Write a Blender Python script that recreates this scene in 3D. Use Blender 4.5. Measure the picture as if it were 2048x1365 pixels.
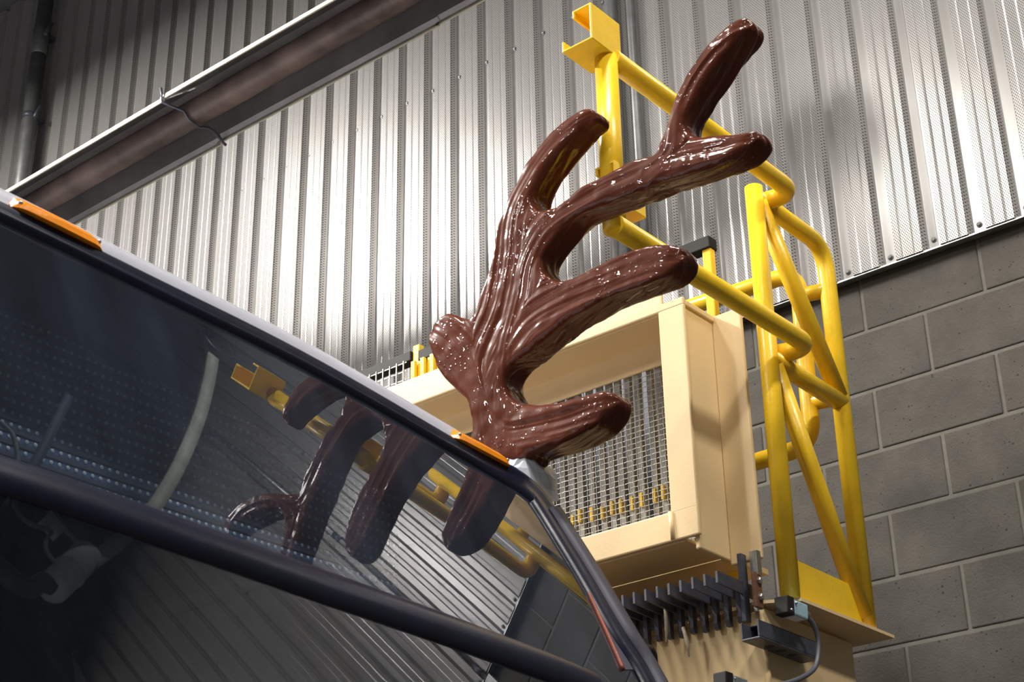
import bpy, bmesh, math, random
import numpy as np
from mathutils import Vector, Matrix

random.seed(7)
rng = np.random.default_rng(7)
for o in list(bpy.data.objects):
    bpy.data.objects.remove(o, do_unlink=True)
scene = bpy.context.scene
COL = scene.collection

# ------------------------------------------------------------------ camera
# modelling frame: eye height is z = 0 (EYE metres above the floor), +X along the long wall, +Y into it
EYE = 1.6
FPX = 3269.6
PITCH, ROLL, YAW = 0.45719, -0.01919, 0.68948
fw = np.array([-math.sin(YAW)*math.cos(PITCH), math.cos(YAW)*math.cos(PITCH), math.sin(PITCH)])
_r0 = np.array([math.cos(YAW), math.sin(YAW), 0.0])
_u0 = np.cross(_r0, fw)
rt = math.cos(ROLL)*_r0 + math.sin(ROLL)*_u0
up = np.cross(rt, fw)
cd = bpy.data.cameras.new('camera')
cam = bpy.data.objects.new('camera', cd)
COL.objects.link(cam)
M = Matrix(((rt[0], up[0], -fw[0], 0), (rt[1], up[1], -fw[1], 0), (rt[2], up[2], -fw[2], EYE), (0, 0, 0, 1)))
cam.matrix_world = M
cd.sensor_fit = 'HORIZONTAL'
cd.sensor_width = 36.0
cd.lens = FPX/2048*36.0
cd.clip_start = 0.05
cd.clip_end = 100
cd.dof.use_dof = True
cd.dof.focus_distance = 4.8
cd.dof.aperture_fstop = 13.0
scene.camera = cam

# ------------------------------------------------------------------ world, exposure
w = bpy.data.worlds.new('world')
scene.world = w
w.use_nodes = True
w.node_tree.nodes['Background'].inputs[0].default_value = (0.55, 0.6, 0.7, 1)
w.node_tree.nodes['Background'].inputs[1].default_value = 0.05
scene.view_settings.view_transform = 'Standard'
scene.view_settings.look = 'None'
scene.view_settings.gamma = 1.0
scene.view_settings.use_curve_mapping = False
scene.view_settings.exposure = -0.65

# panel lamps of the hall and one added fill lamp: (x, y, z above eye, width, length, watts, label)
LAMPS = [(-6.6, 0.8, 5.4, .45, 1.5, 1650, 'wide white panel lamp hanging above the rear of the bus, beside the heater'),
         (-3.2, 0.3, 5.1, .45, 1.5, 130, 'wide white panel lamp hanging above the bus roof'),
         (-1.2, 1.7, 5.1, .45, 1.5, 150, 'wide white panel lamp hanging straight above the antler'),
         (1.4, 2.0, 5.1, .45, 1.5, 270, 'wide white panel lamp hanging to the right of the yellow railing'),
         (1.2, -3.2, 5.1, .16, 1.2, 340, 'narrow white strip lamp hanging behind the camera on the right'),
         (-4.8, -4.4, 5.1, .16, 1.2, 400, 'added narrow white fill lamp hanging unseen behind the camera on the left')]  # invented fill light, lifts the left wall, antler front and bus

# ------------------------------------------------------------------ helpers
def ray(px, py):
    return fw + rt*(px-1024)/FPX + up*(682.5-py)/FPX
def P(px, py, X=None, Y=None, Z=None):
    """point of the place seen in that direction on a plane of the machine, rail or wall"""
    d = ray(px, py)
    t = X/d[0] if X is not None else (Y/d[1] if Y is not None else Z/d[2])
    return d*t

ORIG = {}
def tag(o, label=None, cat=None, group=None, kind=None):
    if label: o['label'] = label
    if cat: o['category'] = cat
    if group: o['group'] = group
    if kind: o['kind'] = kind
    return o
def thing(name, loc, label, cat, group=None):
    o = bpy.data.objects.new(name, None)
    o.empty_display_size = 0.1
    COL.objects.link(o)
    o.location = (loc[0], loc[1], loc[2]+EYE)
    ORIG[o.name] = np.array(loc, float)
    return tag(o, label, cat, group)

class MB:
    def __init__(s): s.v = []; s.f = []; s.smooth = []
    def add(s, verts, faces, smooth=False):
        n = len(s.v)
        s.v += [tuple(float(c) for c in q) for q in verts]
        s.f += [tuple(i+n for i in f) for f in faces]
        s.smooth += [smooth]*len(faces)
        return s
    def box(s, a, b):
        x0, y0, z0 = a; x1, y1, z1 = b
        return s.add([(x0,y0,z0),(x1,y0,z0),(x1,y1,z0),(x0,y1,z0),(x0,y0,z1),(x1,y0,z1),(x1,y1,z1),(x0,y1,z1)],
                     [(0,3,2,1),(4,5,6,7),(0,1,5,4),(1,2,6,5),(2,3,7,6),(3,0,4,7)])
    def obox(s, c, ax, ay, az):
        c, ax, ay, az = (np.array(q, float) for q in (c, ax, ay, az))
        vs = [c+i*ax+j*ay+k*az for k in (-1, 1) for i, j in ((-1,-1),(1,-1),(1,1),(-1,1))]
        return s.add(vs, [(0,3,2,1),(4,5,6,7),(0,1,5,4),(1,2,6,5),(2,3,7,6),(3,0,4,7)])
    def bar(s, a, b, wdt, hgt, upv=(0,0,1)):
        a, b = np.array(a, float), np.array(b, float)
        d = (b-a); L = np.linalg.norm(d); d = d/L
        x = np.cross(d, upv); x /= np.linalg.norm(x); y = np.cross(x, d)
        return s.obox((a+b)/2, x*wdt/2, d*L/2, y*hgt/2)
    def tube(s, path, r, seg=20, caps=True):
        p = np.array(path, float); n = len(p)
        rr = np.full(n, r, float) if np.isscalar(r) else np.array(r, float)
        T = np.zeros_like(p); T[1:-1] = p[2:]-p[:-2]; T[0] = p[1]-p[0]; T[-1] = p[-1]-p[-2]
        T /= np.linalg.norm(T, axis=1)[:, None]
        a = np.array([0.31, 0.2, 1.0]) if abs(T[0][2]) < 0.9 else np.array([1.0, 0.2, 0.1])
        x = np.cross(T[0], a); x /= np.linalg.norm(x)
        vs = []; fs = []
        for i in range(n):
            x = x - T[i]*np.dot(x, T[i]); x /= np.linalg.norm(x); y = np.cross(T[i], x)
            for k in range(seg):
                t = 2*math.pi*k/seg
                vs.append(p[i]+rr[i]*(math.cos(t)*x+math.sin(t)*y))
        for i in range(n-1):
            for k in range(seg):
                k2 = (k+1) % seg
                fs.append((i*seg+k, i*seg+k2, (i+1)*seg+k2, (i+1)*seg+k))
        s.add(vs, fs, True)
        if caps:
            m = len(s.v)-n*seg
            s.f.append(tuple(m+k for k in reversed(range(seg)))); s.smooth.append(False)
            s.f.append(tuple(m+(n-1)*seg+k for k in range(seg))); s.smooth.append(False)
        return s
    def lathe(s, c, axis, prof, seg=24, smooth=True):
        """prof: list of (radius, height along axis)"""
        c = np.array(c, float); ax = np.array(axis, float); ax /= np.linalg.norm(ax)
        a = np.array([0, 0, 1.0]) if abs(ax[2]) < 0.9 else np.array([1.0, 0, 0])
        x = np.cross(ax, a); x /= np.linalg.norm(x); y = np.cross(ax, x)
        vs = []; fs = []
        for r_, h in prof:
            for k in range(seg):
                t = 2*math.pi*k/seg
                vs.append(c+ax*h+max(r_, 1e-5)*(math.cos(t)*x+math.sin(t)*y))
        for i in range(len(prof)-1):
            for k in range(seg):
                k2 = (k+1) % seg
                fs.append((i*seg+k, i*seg+k2, (i+1)*seg+k2, (i+1)*seg+k))
        return s.add(vs, fs, smooth)
    def prism(s, pts, off):
        """pts: closed 3D polygon, off: thickness vector"""
        p = [np.array(q, float) for q in pts]; n = len(p); off = np.array(off, float)
        return s.add(p+[q+off for q in p], [tuple(range(n)), tuple(n+i for i in reversed(range(n)))] +
                     [(i, n+i, n+(i+1) % n, (i+1) % n) for i in range(n)])
    def grid(s, rows, smooth=True):
        nr, nc = len(rows), len(rows[0])
        return s.add([q for r_ in rows for q in r_],
                     [(i*nc+j, i*nc+j+1, (i+1)*nc+j+1, (i+1)*nc+j) for i in range(nr-1) for j in range(nc-1)], smooth)
    def sweep(s, path, norms, prof, scale=None):
        p = np.array(path, float); n = len(p)
        T = np.zeros_like(p); T[1:-1] = p[2:]-p[:-2]; T[0] = p[1]-p[0]; T[-1] = p[-1]-p[-2]
        T /= np.linalg.norm(T, axis=1)[:, None]
        rows = []
        for i in range(n):
            N = np.array(norms[i], float); N = N-T[i]*np.dot(N, T[i]); N /= np.linalg.norm(N)
            B = np.cross(T[i], N); k = 1.0 if scale is None else scale[i]
            rows.append([p[i]+B*b*k+N*h for b, h in prof])
        return s.grid(rows)
    def mesh(s, name, origin=(0, 0, 0)):
        o = np.array(origin, float)
        me = bpy.data.meshes.new(name)
        me.from_pydata([tuple(np.array(q)-o) for q in s.v], [], s.f)
        me.polygons.foreach_set('use_smooth', s.smooth)
        me.update()
        return me
    def build(s, name, mat, parent=None, bevel=0, seg=2, origin=None, fix=True):
        if parent is None:
            a = np.array(s.v); og = np.array([(a[:,0].min()+a[:,0].max())/2, (a[:,1].min()+a[:,1].max())/2, a[:,2].min()]) if origin is None else np.array(origin, float)
        else:
            og = ORIG[parent.name]
        me = s.mesh(name, og)
        if fix:
            bm = bmesh.new(); bm.from_mesh(me); bmesh.ops.recalc_face_normals(bm, faces=bm.faces); bm.to_mesh(me); bm.free()
        if mat: me.materials.append(mat)
        ob = bpy.data.objects.new(name, me)
        COL.objects.link(ob)
        ORIG[ob.name] = og
        if parent is None: ob.location = (og[0], og[1], og[2]+EYE)
        else: ob.parent = parent
        if bevel:
            m = ob.modifiers.new('bevel', 'BEVEL'); m.width = bevel; m.segments = seg; m.limit_method = 'ANGLE'; m.angle_limit = math.radians(40)
        return ob

def fillet(pts, r, n=8):
    p = [np.array(q, float) for q in pts]; out = [p[0]]
    for i in range(1, len(p)-1):
        a, b, c = p[i-1], p[i], p[i+1]
        u = (a-b)/np.linalg.norm(a-b); v = (c-b)/np.linalg.norm(c-b)
        ang = math.acos(max(-1, min(1, float(np.dot(u, v)))))
        d = min(r/math.tan(ang/2), 0.49*np.linalg.norm(a-b) if i > 1 else 0.98*np.linalg.norm(a-b), 0.98*np.linalg.norm(c-b))
        for k in range(n+1):
            t = k/n
            out.append((1-t)**2*(b+u*d)+2*t*(1-t)*b+t*t*(b+v*d))
    out.append(p[-1])
    return out
def spline(pts, per=8, closed=False):
    p = np.array(pts, float); n = len(p); out = []
    for i in range(n if closed else n-1):
        g = (lambda k: p[k % n]) if closed else (lambda k: p[min(max(k, 0), n-1)])
        a, b, c, d = g(i-1), g(i), g(i+1), g(i+2)
        for k in range(per):
            t = k/per
            out.append(0.5*((2*b)+(-a+c)*t+(2*a-5*b+4*c-d)*t*t+(-a+3*b-3*c+d)*t**3))
    if not closed: out.append(p[-1])
    return np.array(out)
def clone(o, parent=None, loc=None, name=None):
    c = o.copy(); COL.objects.link(c)
    if parent is not None: c.parent = parent
    if loc is not None: c.location = loc
    ORIG[c.name] = ORIG.get(o.name, np.zeros(3))
    return c

# ------------------------------------------------------------------ materials
def nt(name):
    m = bpy.data.materials.new(name); m.use_nodes = True
    t = m.node_tree; b = t.nodes['Principled BSDF']
    return m, t, b
def node(t, kind, **kw):
    n = t.nodes.new(kind)
    for k, v in kw.items():
        if k.startswith('i_'):
            key = k[2:]; key = int(key) if key.isdigit() else key.replace('_', ' ')
            n.inputs[key].default_value = v
        else: setattr(n, k, v)
    return n
def paint(name, col, rough=0.4, metal=0.0, var=0.12, vscale=6.0, bump=0.0, bscale=80.0, spec=0.5, coat=0.0, rvar=0.0, dirt=None, dscale=9.0):
    m, t, b = nt(name)
    tc = node(t, 'ShaderNodeTexCoord')
    n1 = node(t, 'ShaderNodeTexNoise', i_Scale=vscale, i_Detail=6.0, i_Roughness=0.6)
    t.links.new(tc.outputs['Object'], n1.inputs['Vector'])
    cr = node(t, 'ShaderNodeValToRGB')
    c = np.array(col)
    cr.color_ramp.elements[0].position = 0.3; cr.color_ramp.elements[1].position = 0.75
    cr.color_ramp.elements[0].color = (*(c*(1-var)), 1); cr.color_ramp.elements[1].color = (*np.minimum(c*(1+var), 1), 1)
    t.links.new(n1.outputs['Fac'], cr.inputs['Fac'])
    out = cr.outputs['Color']
    if dirt:
        n3 = node(t, 'ShaderNodeTexNoise', i_Scale=dscale, i_Detail=8.0, i_Roughness=0.7)
        t.links.new(tc.outputs['Object'], n3.inputs['Vector'])
        r3 = node(t, 'ShaderNodeValToRGB'); r3.color_ramp.elements[0].position = 0.64; r3.color_ramp.elements[1].position = 0.72
        t.links.new(n3.outputs['Fac'], r3.inputs['Fac'])
        mx = node(t, 'ShaderNodeMix', data_type='RGBA'); mx.inputs['B'].default_value = (*dirt, 1)
        sc = node(t, 'ShaderNodeMath', operation='MULTIPLY'); sc.inputs[1].default_value = 0.5
        t.links.new(r3.outputs['Color'], sc.inputs[0]); t.links.new(sc.outputs[0], mx.inputs['Factor'])
        t.links.new(out, mx.inputs['A']); out = mx.outputs['Result']
    t.links.new(out, b.inputs['Base Color'])
    b.inputs['Roughness'].default_value = rough
    b.inputs['Metallic'].default_value = metal
    b.inputs['Specular IOR Level'].default_value = spec
    if coat: b.inputs['Coat Weight'].default_value = coat; b.inputs['Coat Roughness'].default_value = 0.08
    if rvar:
        mr = node(t, 'ShaderNodeMapRange'); mr.inputs['To Min'].default_value = max(rough-rvar, 0.03); mr.inputs['To Max'].default_value = rough+rvar
        t.links.new(n1.outputs['Fac'], mr.inputs['Value']); t.links.new(mr.outputs[0], b.inputs['Roughness'])
    if bump:
        n2 = node(t, 'ShaderNodeTexNoise', i_Scale=bscale, i_Detail=4.0)
        t.links.new(tc.outputs['Object'], n2.inputs['Vector'])
        bp = node(t, 'ShaderNodeBump', i_Strength=bump, i_Distance=0.004)
        t.links.new(n2.outputs['Fac'], bp.inputs['Height']); t.links.new(bp.outputs[0], b.inputs['Normal'])
    return m

MT = {}
MT['yellow'] = paint('yellow_paint', (0.88, 0.56, 0.02), 0.30, var=0.08, vscale=14, bump=0.12, bscale=110, dirt=(0.35, 0.2, 0.02), dscale=14)
MT['cream'] = paint('cream_paint', (0.67, 0.50, 0.27), 0.42, var=0.05, vscale=5, bump=0.06, bscale=160, dirt=(0.45, 0.32, 0.16), dscale=11)
MT['steel_dark'] = paint('dark_steel', (0.075, 0.08, 0.105), 0.42, metal=0.3, var=0.3, vscale=30, bump=0.1)
MT['black_paint'] = paint('black_paint', (0.010, 0.010, 0.009), 0.6, spec=0.25, var=0.3, vscale=20)
MT['galv'] = paint('galvanised', (0.42, 0.43, 0.43), 0.35, metal=0.85, var=0.2, vscale=30)
MT['conduit'] = paint('grey_conduit', (0.16, 0.165, 0.165), 0.45, metal=0.5, var=0.2, vscale=20)
MT['slat'] = paint('grey_slat', (0.27, 0.26, 0.235), 0.55, var=0.35, vscale=18)
MT['wire'] = paint('steel_wire', (0.42, 0.41, 0.37), 0.4, metal=0.8, var=0.1)
MT['rubber'] = paint('black_rubber', (0.007, 0.009, 0.024), 0.3, spec=0.35, var=0.2, vscale=20, bump=0.03)
MT['trim'] = paint('grey_trim', (0.075, 0.075, 0.105), 0.5, var=0.15, vscale=10)
MT['buswhite'] = paint('white_gelcoat', (0.50, 0.51, 0.58), 0.25, var=0.02)
MT['amber'] = paint('amber_lens', (0.95, 0.30, 0.012), 0.22, var=0.06, vscale=30, bump=0.15, bscale=90)
MT['dark'] = paint('dark_interior', (0.008, 0.010, 0.016), 0.6, var=0.3)
MT['board'] = paint('sign_board', (0.09, 0.14, 0.26), 0.5, var=0.3)
MT['led'] = paint('led_dot', (0.85, 0.92, 0.95), 0.3, var=0.2)
MT['strut'] = paint('beige_strut', (0.55, 0.48, 0.36), 0.55, var=0.25, vscale=22)
MT['plastic'] = paint('white_plastic', (0.8, 0.8, 0.76), 0.45, var=0.1, vscale=40)
MT['cable'] = paint('grey_cable', (0.30, 0.30, 0.27), 0.5, var=0.1)
MT['cable_dark'] = paint('dark_cable', (0.07, 0.075, 0.09), 0.45, var=0.1)
MT['switch'] = paint('blue_grey_cast', (0.30, 0.44, 0.52), 0.4, var=0.12, vscale=60, bump=0.1)
MT['tape'] = paint('white_tape', (0.42, 0.45, 0.50), 0.4, var=0.08, vscale=30)
MT['rust'] = paint('rusty_brown', (0.16, 0.075, 0.04), 0.6, var=0.4, vscale=30, bump=0.2)
MT['sealant'] = paint('red_brown_seal', (0.23, 0.045, 0.018), 0.45, var=0.2, vscale=40)
MT['hood'] = paint('hood_aluminium', (0.26, 0.245, 0.235), 0.45, metal=0.8, var=0.25, vscale=4, rvar=0.1)
MT['lip'] = paint('hood_lip', (0.72, 0.68, 0.55), 0.3, metal=0.7, var=0.1)
MT['tubeheat'] = paint('oxidised_tube', (0.115, 0.080, 0.068), 0.55, metal=0.2, var=0.7, vscale=5, rvar=0.15)
MT['mortar'] = paint('mortar', (0.138, 0.129, 0.112), 0.9, var=0.15, vscale=20, bump=0.3)
MT['floor'] = paint('concrete_floor', (0.085, 0.083, 0.08), 0.6, var=0.2, vscale=1.5, bump=0.1)
MT['ceil'] = paint('ceiling_deck', (0.09, 0.09, 0.095), 0.7, var=0.2, vscale=1.5)
MT['plainwall'] = paint('plain_wall', (0.14, 0.14, 0.14), 0.8, var=0.15, vscale=2)
MT['housing'] = paint('blue_cast_slate', (0.08, 0.12, 0.19), 0.5, var=0.25, vscale=4)  # bluish cast of the upper glass, put into a panel colour
MT['tab'] = paint('yellow_tab', (0.72, 0.46, 0.02), 0.5, var=0.15, vscale=40)

# concrete block face
def block_mat():
    m, t, b = nt('concrete_block')
    tc = node(t, 'ShaderNodeTexCoord'); oi = node(t, 'ShaderNodeObjectInfo')
    ad = node(t, 'ShaderNodeVectorMath', operation='ADD')
    ml = node(t, 'ShaderNodeVectorMath', operation='SCALE'); ml.inputs['Scale'].default_value = 7.0
    cx = node(t, 'ShaderNodeCombineXYZ')
    for i in range(3): t.links.new(oi.outputs['Random'], cx.inputs[i])
    t.links.new(cx.outputs[0], ml.inputs[0]); t.links.new(tc.outputs['Object'], ad.inputs[0]); t.links.new(ml.outputs[0], ad.inputs[1])
    n1 = node(t, 'ShaderNodeTexNoise', i_Scale=7.0, i_Detail=8.0, i_Roughness=0.65)
    n2 = node(t, 'ShaderNodeTexNoise', i_Scale=130.0, i_Detail=3.0, i_Roughness=0.7)
    vr = node(t, 'ShaderNodeTexVoronoi', i_Scale=62.0)
    for q in (n1, n2, vr): t.links.new(ad.outputs[0], q.inputs['Vector'])
    cr = node(t, 'ShaderNodeValToRGB')
    cr.color_ramp.elements[0].position = 0.25; cr.color_ramp.elements[0].color = (0.050, 0.045, 0.038, 1)
    cr.color_ramp.elements[1].position = 0.8; cr.color_ramp.elements[1].color = (0.098, 0.090, 0.077, 1)
    t.links.new(n1.outputs['Fac'], cr.inputs['Fac'])
    pit = node(t, 'ShaderNodeValToRGB'); pit.color_ramp.elements[0].position = 0.10; pit.color_ramp.elements[1].position = 0.20
    pit.color_ramp.elements[0].color = (0.35, 0.35, 0.35, 1)
    n3 = node(t, 'ShaderNodeTexNoise', i_Scale=25.0, i_Detail=2.0); t.links.new(ad.outputs[0], n3.inputs['Vector'])
    pa = node(t, 'ShaderNodeMath', operation='ADD'); sb = node(t, 'ShaderNodeMath', operation='MULTIPLY_ADD'); sb.inputs[1].default_value = 0.9; sb.inputs[2].default_value = -0.36
    t.links.new(n3.outputs['Fac'], sb.inputs[0]); t.links.new(sb.outputs[0], pa.inputs[0]); t.links.new(vr.outputs['Distance'], pa.inputs[1])
    t.links.new(pa.outputs[0], pit.inputs['Fac'])
    mx = node(t, 'ShaderNodeMix', data_type='RGBA', blend_type='MULTIPLY'); mx.inputs['Factor'].default_value = 1
    t.links.new(cr.outputs['Color'], mx.inputs['A']); t.links.new(pit.outputs['Color'], mx.inputs['B'])
    t.links.new(mx.outputs['Result'], b.inputs['Base Color'])
    b.inputs['Roughness'].default_value = 0.85
    hs = node(t, 'ShaderNodeMath', operation='MULTIPLY'); t.links.new(n2.outputs['Fac'], hs.inputs[0]); t.links.new(pit.outputs['Color'], hs.inputs[1])
    bp = node(t, 'ShaderNodeBump', i_Strength=0.5, i_Distance=0.004)
    t.links.new(hs.outputs[0], bp.inputs['Height']); t.links.new(bp.outputs[0], b.inputs['Normal'])
    return m
MT['block'] = block_mat()

# perforated siding (small punched holes on the raised pans); local x along the wall, z up
PITCHW = 0.15
def siding_mat():
    m, t, b = nt('perforated_siding')
    tc = node(t, 'ShaderNodeTexCoord'); sp = node(t, 'ShaderNodeSeparateXYZ')
    t.links.new(tc.outputs['Object'], sp.inputs[0])
    def ma(op, a, bb=None, c=None):
        n = node(t, 'ShaderNodeMath', operation=op)
        for i, q in enumerate((a, bb, c)):
            if q is None: continue
            if hasattr(q, 'default_value') or hasattr(q, 'links'): t.links.new(q, n.inputs[i])
            else: n.inputs[i].default_value = q
        return n.outputs[0]
    x, z = sp.outputs['X'], sp.outputs['Z']
    px, pz = 0.0086, 0.0122
    def lat(ox, oz):
        u = ma('SUBTRACT', ma('FRACT', ma('MULTIPLY_ADD', x, 1/px, ox)), 0.5)
        v = ma('SUBTRACT', ma('FRACT', ma('MULTIPLY_ADD', z, 1/pz, oz)), 0.5)
        u = ma('MULTIPLY', u, px); v = ma('MULTIPLY', v, pz)
        return ma('SQRT', ma('ADD', ma('MULTIPLY', u, u), ma('MULTIPLY', v, v)))
    d = ma('MINIMUM', lat(0, 0), lat(0.5, 0.5))
    hole = ma('LESS_THAN', d, 0.00175)
    fx = ma('FRACT', ma('MULTIPLY', x, 1/PITCHW))          # 0 = valley centre
    pan = ma('MULTIPLY', ma('GREATER_THAN', fx, 0.175), ma('LESS_THAN', fx, 0.86))
    hole = ma('MULTIPLY', hole, pan)
    n1 = node(t, 'ShaderNodeTexNoise', i_Scale=2.5, i_Detail=4.0); t.links.new(tc.outputs['Object'], n1.inputs['Vector'])
    cr = node(t, 'ShaderNodeValToRGB')
    cr.color_ramp.elements[0].color = (0.30, 0.292, 0.282, 1); cr.color_ramp.elements[1].color = (0.37, 0.362, 0.352, 1)
    t.links.new(n1.outputs['Fac'], cr.inputs['Fac'])
    mx = node(t, 'ShaderNodeMix', data_type='RGBA'); mx.inputs['B'].default_value = (0.03, 0.027, 0.024, 1)
    t.links.new(hole, mx.inputs['Factor']); t.links.new(cr.outputs['Color'], mx.inputs['A'])
    t.links.new(mx.outputs['Result'], b.inputs['Base Color'])
    rg = ma('MULTIPLY_ADD', hole, 0.6, 0.27); t.links.new(rg, b.inputs['Roughness'])
    sv = ma('MULTIPLY_ADD', hole, -0.5, 0.5); t.links.new(sv, b.inputs['Specular IOR Level'])
    b.inputs['Metallic'].default_value = 0.35
    return m
MT['siding'] = siding_mat()

# window glass: clear sheet that mirrors more at a grazing view (thin pane, no refraction offset)
def glass_mat(name, tint, ior, dust):
    m = bpy.data.materials.new(name); m.use_nodes = True; t = m.node_tree; t.nodes.clear()
    out = node(t, 'ShaderNodeOutputMaterial'); mix = node(t, 'ShaderNodeMixShader')
    tr = node(t, 'ShaderNodeBsdfTransparent'); tr.inputs[0].default_value = (*tint, 1)
    gl = node(t, 'ShaderNodeBsdfGlossy'); gl.inputs['Color'].default_value = (0.93, 0.95, 1.0, 1); gl.inputs['Roughness'].default_value = 0.0
    fr = node(t, 'ShaderNodeFresnel'); fr.inputs[0].default_value = ior
    t.links.new(fr.outputs[0], mix.inputs[0]); t.links.new(tr.outputs[0], mix.inputs[1]); t.links.new(gl.outputs[0], mix.inputs[2])
    # thin film of dust, wiped in streaks
    tc = node(t, 'ShaderNodeTexCoord'); mp = node(t, 'ShaderNodeMapping'); mp.inputs['Scale'].default_value = (1.0, 5.0, 0.8)
    ns = node(t, 'ShaderNodeTexNoise', i_Scale=1.6, i_Detail=5.0)
    t.links.new(tc.outputs['Object'], mp.inputs[0]); t.links.new(mp.outputs[0], ns.inputs['Vector'])
    mr = node(t, 'ShaderNodeMapRange'); mr.inputs['From Min'].default_value = 0.3; mr.inputs['From Max'].default_value = 0.75
    mr.inputs['To Min'].default_value = dust*0.5; mr.inputs['To Max'].default_value = dust*1.7
    t.links.new(ns.outputs['Fac'], mr.inputs['Value'])
    df = node(t, 'ShaderNodeBsdfDiffuse'); df.inputs[0].default_value = (0.42, 0.55, 0.80, 1)
    m2 = node(t, 'ShaderNodeMixShader'); t.links.new(mr.outputs[0], m2.inputs[0]); t.links.new(mix.outputs[0], m2.inputs[1]); t.links.new(df.outputs[0], m2.inputs[2])
    t.links.new(m2.outputs[0], out.inputs[0])
    return m
MT['glass'] = glass_mat('sign_window_glass', (0.74, 0.82, 0.90), 2.0, 0.027)
MT['glass2'] = glass_mat('windscreen_glass', (0.74, 0.82, 0.90), 2.0, 0.008)

# wet-looking brown antler coating
def antler_mat():
    m, t, b = nt('glossy_brown_coating')
    tc = node(t, 'ShaderNodeTexCoord')
    n1 = node(t, 'ShaderNodeTexNoise', i_Scale=9.0, i_Detail=5.0); t.links.new(tc.outputs['Object'], n1.inputs['Vector'])
    cr = node(t, 'ShaderNodeValToRGB')
    cr.color_ramp.elements[0].position = 0.3; cr.color_ramp.elements[0].color = (0.072, 0.017, 0.008, 1)
    cr.color_ramp.elements[1].position = 0.75; cr.color_ramp.elements[1].color = (0.108, 0.029, 0.015, 1)
    t.links.new(n1.outputs['Fac'], cr.inputs['Fac']); t.links.new(cr.outputs['Color'], b.inputs['Base Color'])
    b.inputs['Roughness'].default_value = 0.38
    b.inputs['Specular IOR Level'].default_value = 0.05
    b.inputs['Coat Weight'].default_value = 0.75; b.inputs['Coat Roughness'].default_value = 0.05; b.inputs['Coat IOR'].default_value = 1.32
    n2 = node(t, 'ShaderNodeTexNoise', i_Scale=75.0, i_Detail=2.0, i_Roughness=0.5); t.links.new(tc.outputs['Object'], n2.inputs['Vector'])
    v = node(t, 'ShaderNodeTexVoronoi', i_Scale=88.0); t.links.new(tc.outputs['Object'], v.inputs['Vector'])
    vr = node(t, 'ShaderNodeMapRange'); vr.inputs['From Min'].default_value = 0.0; vr.inputs['From Max'].default_value = 0.30; vr.inputs['To Min'].default_value = 1.0; vr.inputs['To Max'].default_value = 0.0
    t.links.new(v.outputs['Distance'], vr.inputs['Value'])
    n3 = node(t, 'ShaderNodeTexNoise', i_Scale=12.0, i_Detail=1.0); t.links.new(tc.outputs['Object'], n3.inputs['Vector'])
    g = node(t, 'ShaderNodeMapRange'); g.inputs['From Min'].default_value = 0.48; g.inputs['From Max'].default_value = 0.66
    t.links.new(n3.outputs['Fac'], g.inputs['Value'])
    mm = node(t, 'ShaderNodeMath', operation='MULTIPLY'); t.links.new(vr.outputs[0], mm.inputs[0]); t.links.new(g.outputs[0], mm.inputs[1])
    ad = node(t, 'ShaderNodeMath', operation='MULTIPLY_ADD'); ad.inputs[1].default_value = 0.3; t.links.new(n2.outputs['Fac'], ad.inputs[0]); t.links.new(mm.outputs[0], ad.inputs[2])
    bp = node(t, 'ShaderNodeBump', i_Strength=0.42, i_Distance=0.0024)
    t.links.new(ad.outputs[0], bp.inputs['Height']); t.links.new(bp.outputs[0], b.inputs['Normal']); t.links.new(bp.outputs[0], b.inputs['Coat Normal'])
    return m
MT['antler'] = antler_mat()
def lens_mat():
    m, t, b = nt('lamp_lens')
    b.inputs['Base Color'].default_value = (0.9, 0.9, 0.85, 1)
    b.inputs['Emission Color'].default_value = (1.0, 0.95, 0.86, 1); b.inputs['Emission Strength'].default_value = 25.0
    return m
MT['lens'] = lens_mat()

# ------------------------------------------------------------------ the hall
XL, XR, YF, YB, ZT = -15.0, 7.0, -8.0, 4.245, 6.2
ZF = -EYE
tag(MB().box((XL-.2, YF-.2, ZF-.2), (XR+.2, YB+.3, ZF)).build('floor', MT['floor']), kind='structure')
tag(MB().box((XL-.2, YF-.2, ZT), (XR+.2, YB+.3, ZT+.2)).build('ceiling', MT['ceil']), kind='structure')
wall = tag(MB().box((XL-.2, YB, ZF), (XR+.2, YB+.2, ZT)).build('wall_back', MT['mortar']), kind='structure')
tag(MB().box((XL-.2, YF, ZF), (XL, YB, ZT)).build('wall_left', MT['plainwall']), kind='structure')
tag(MB().box((XR, YF, ZF), (XR+.2, YB, ZT)).build('wall_right', MT['plainwall']), kind='structure')
tag(MB().box((XL-.2, YF-.2, ZF), (XR+.2, YF, ZT)).build('wall_front', MT['plainwall']), kind='structure')

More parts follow.
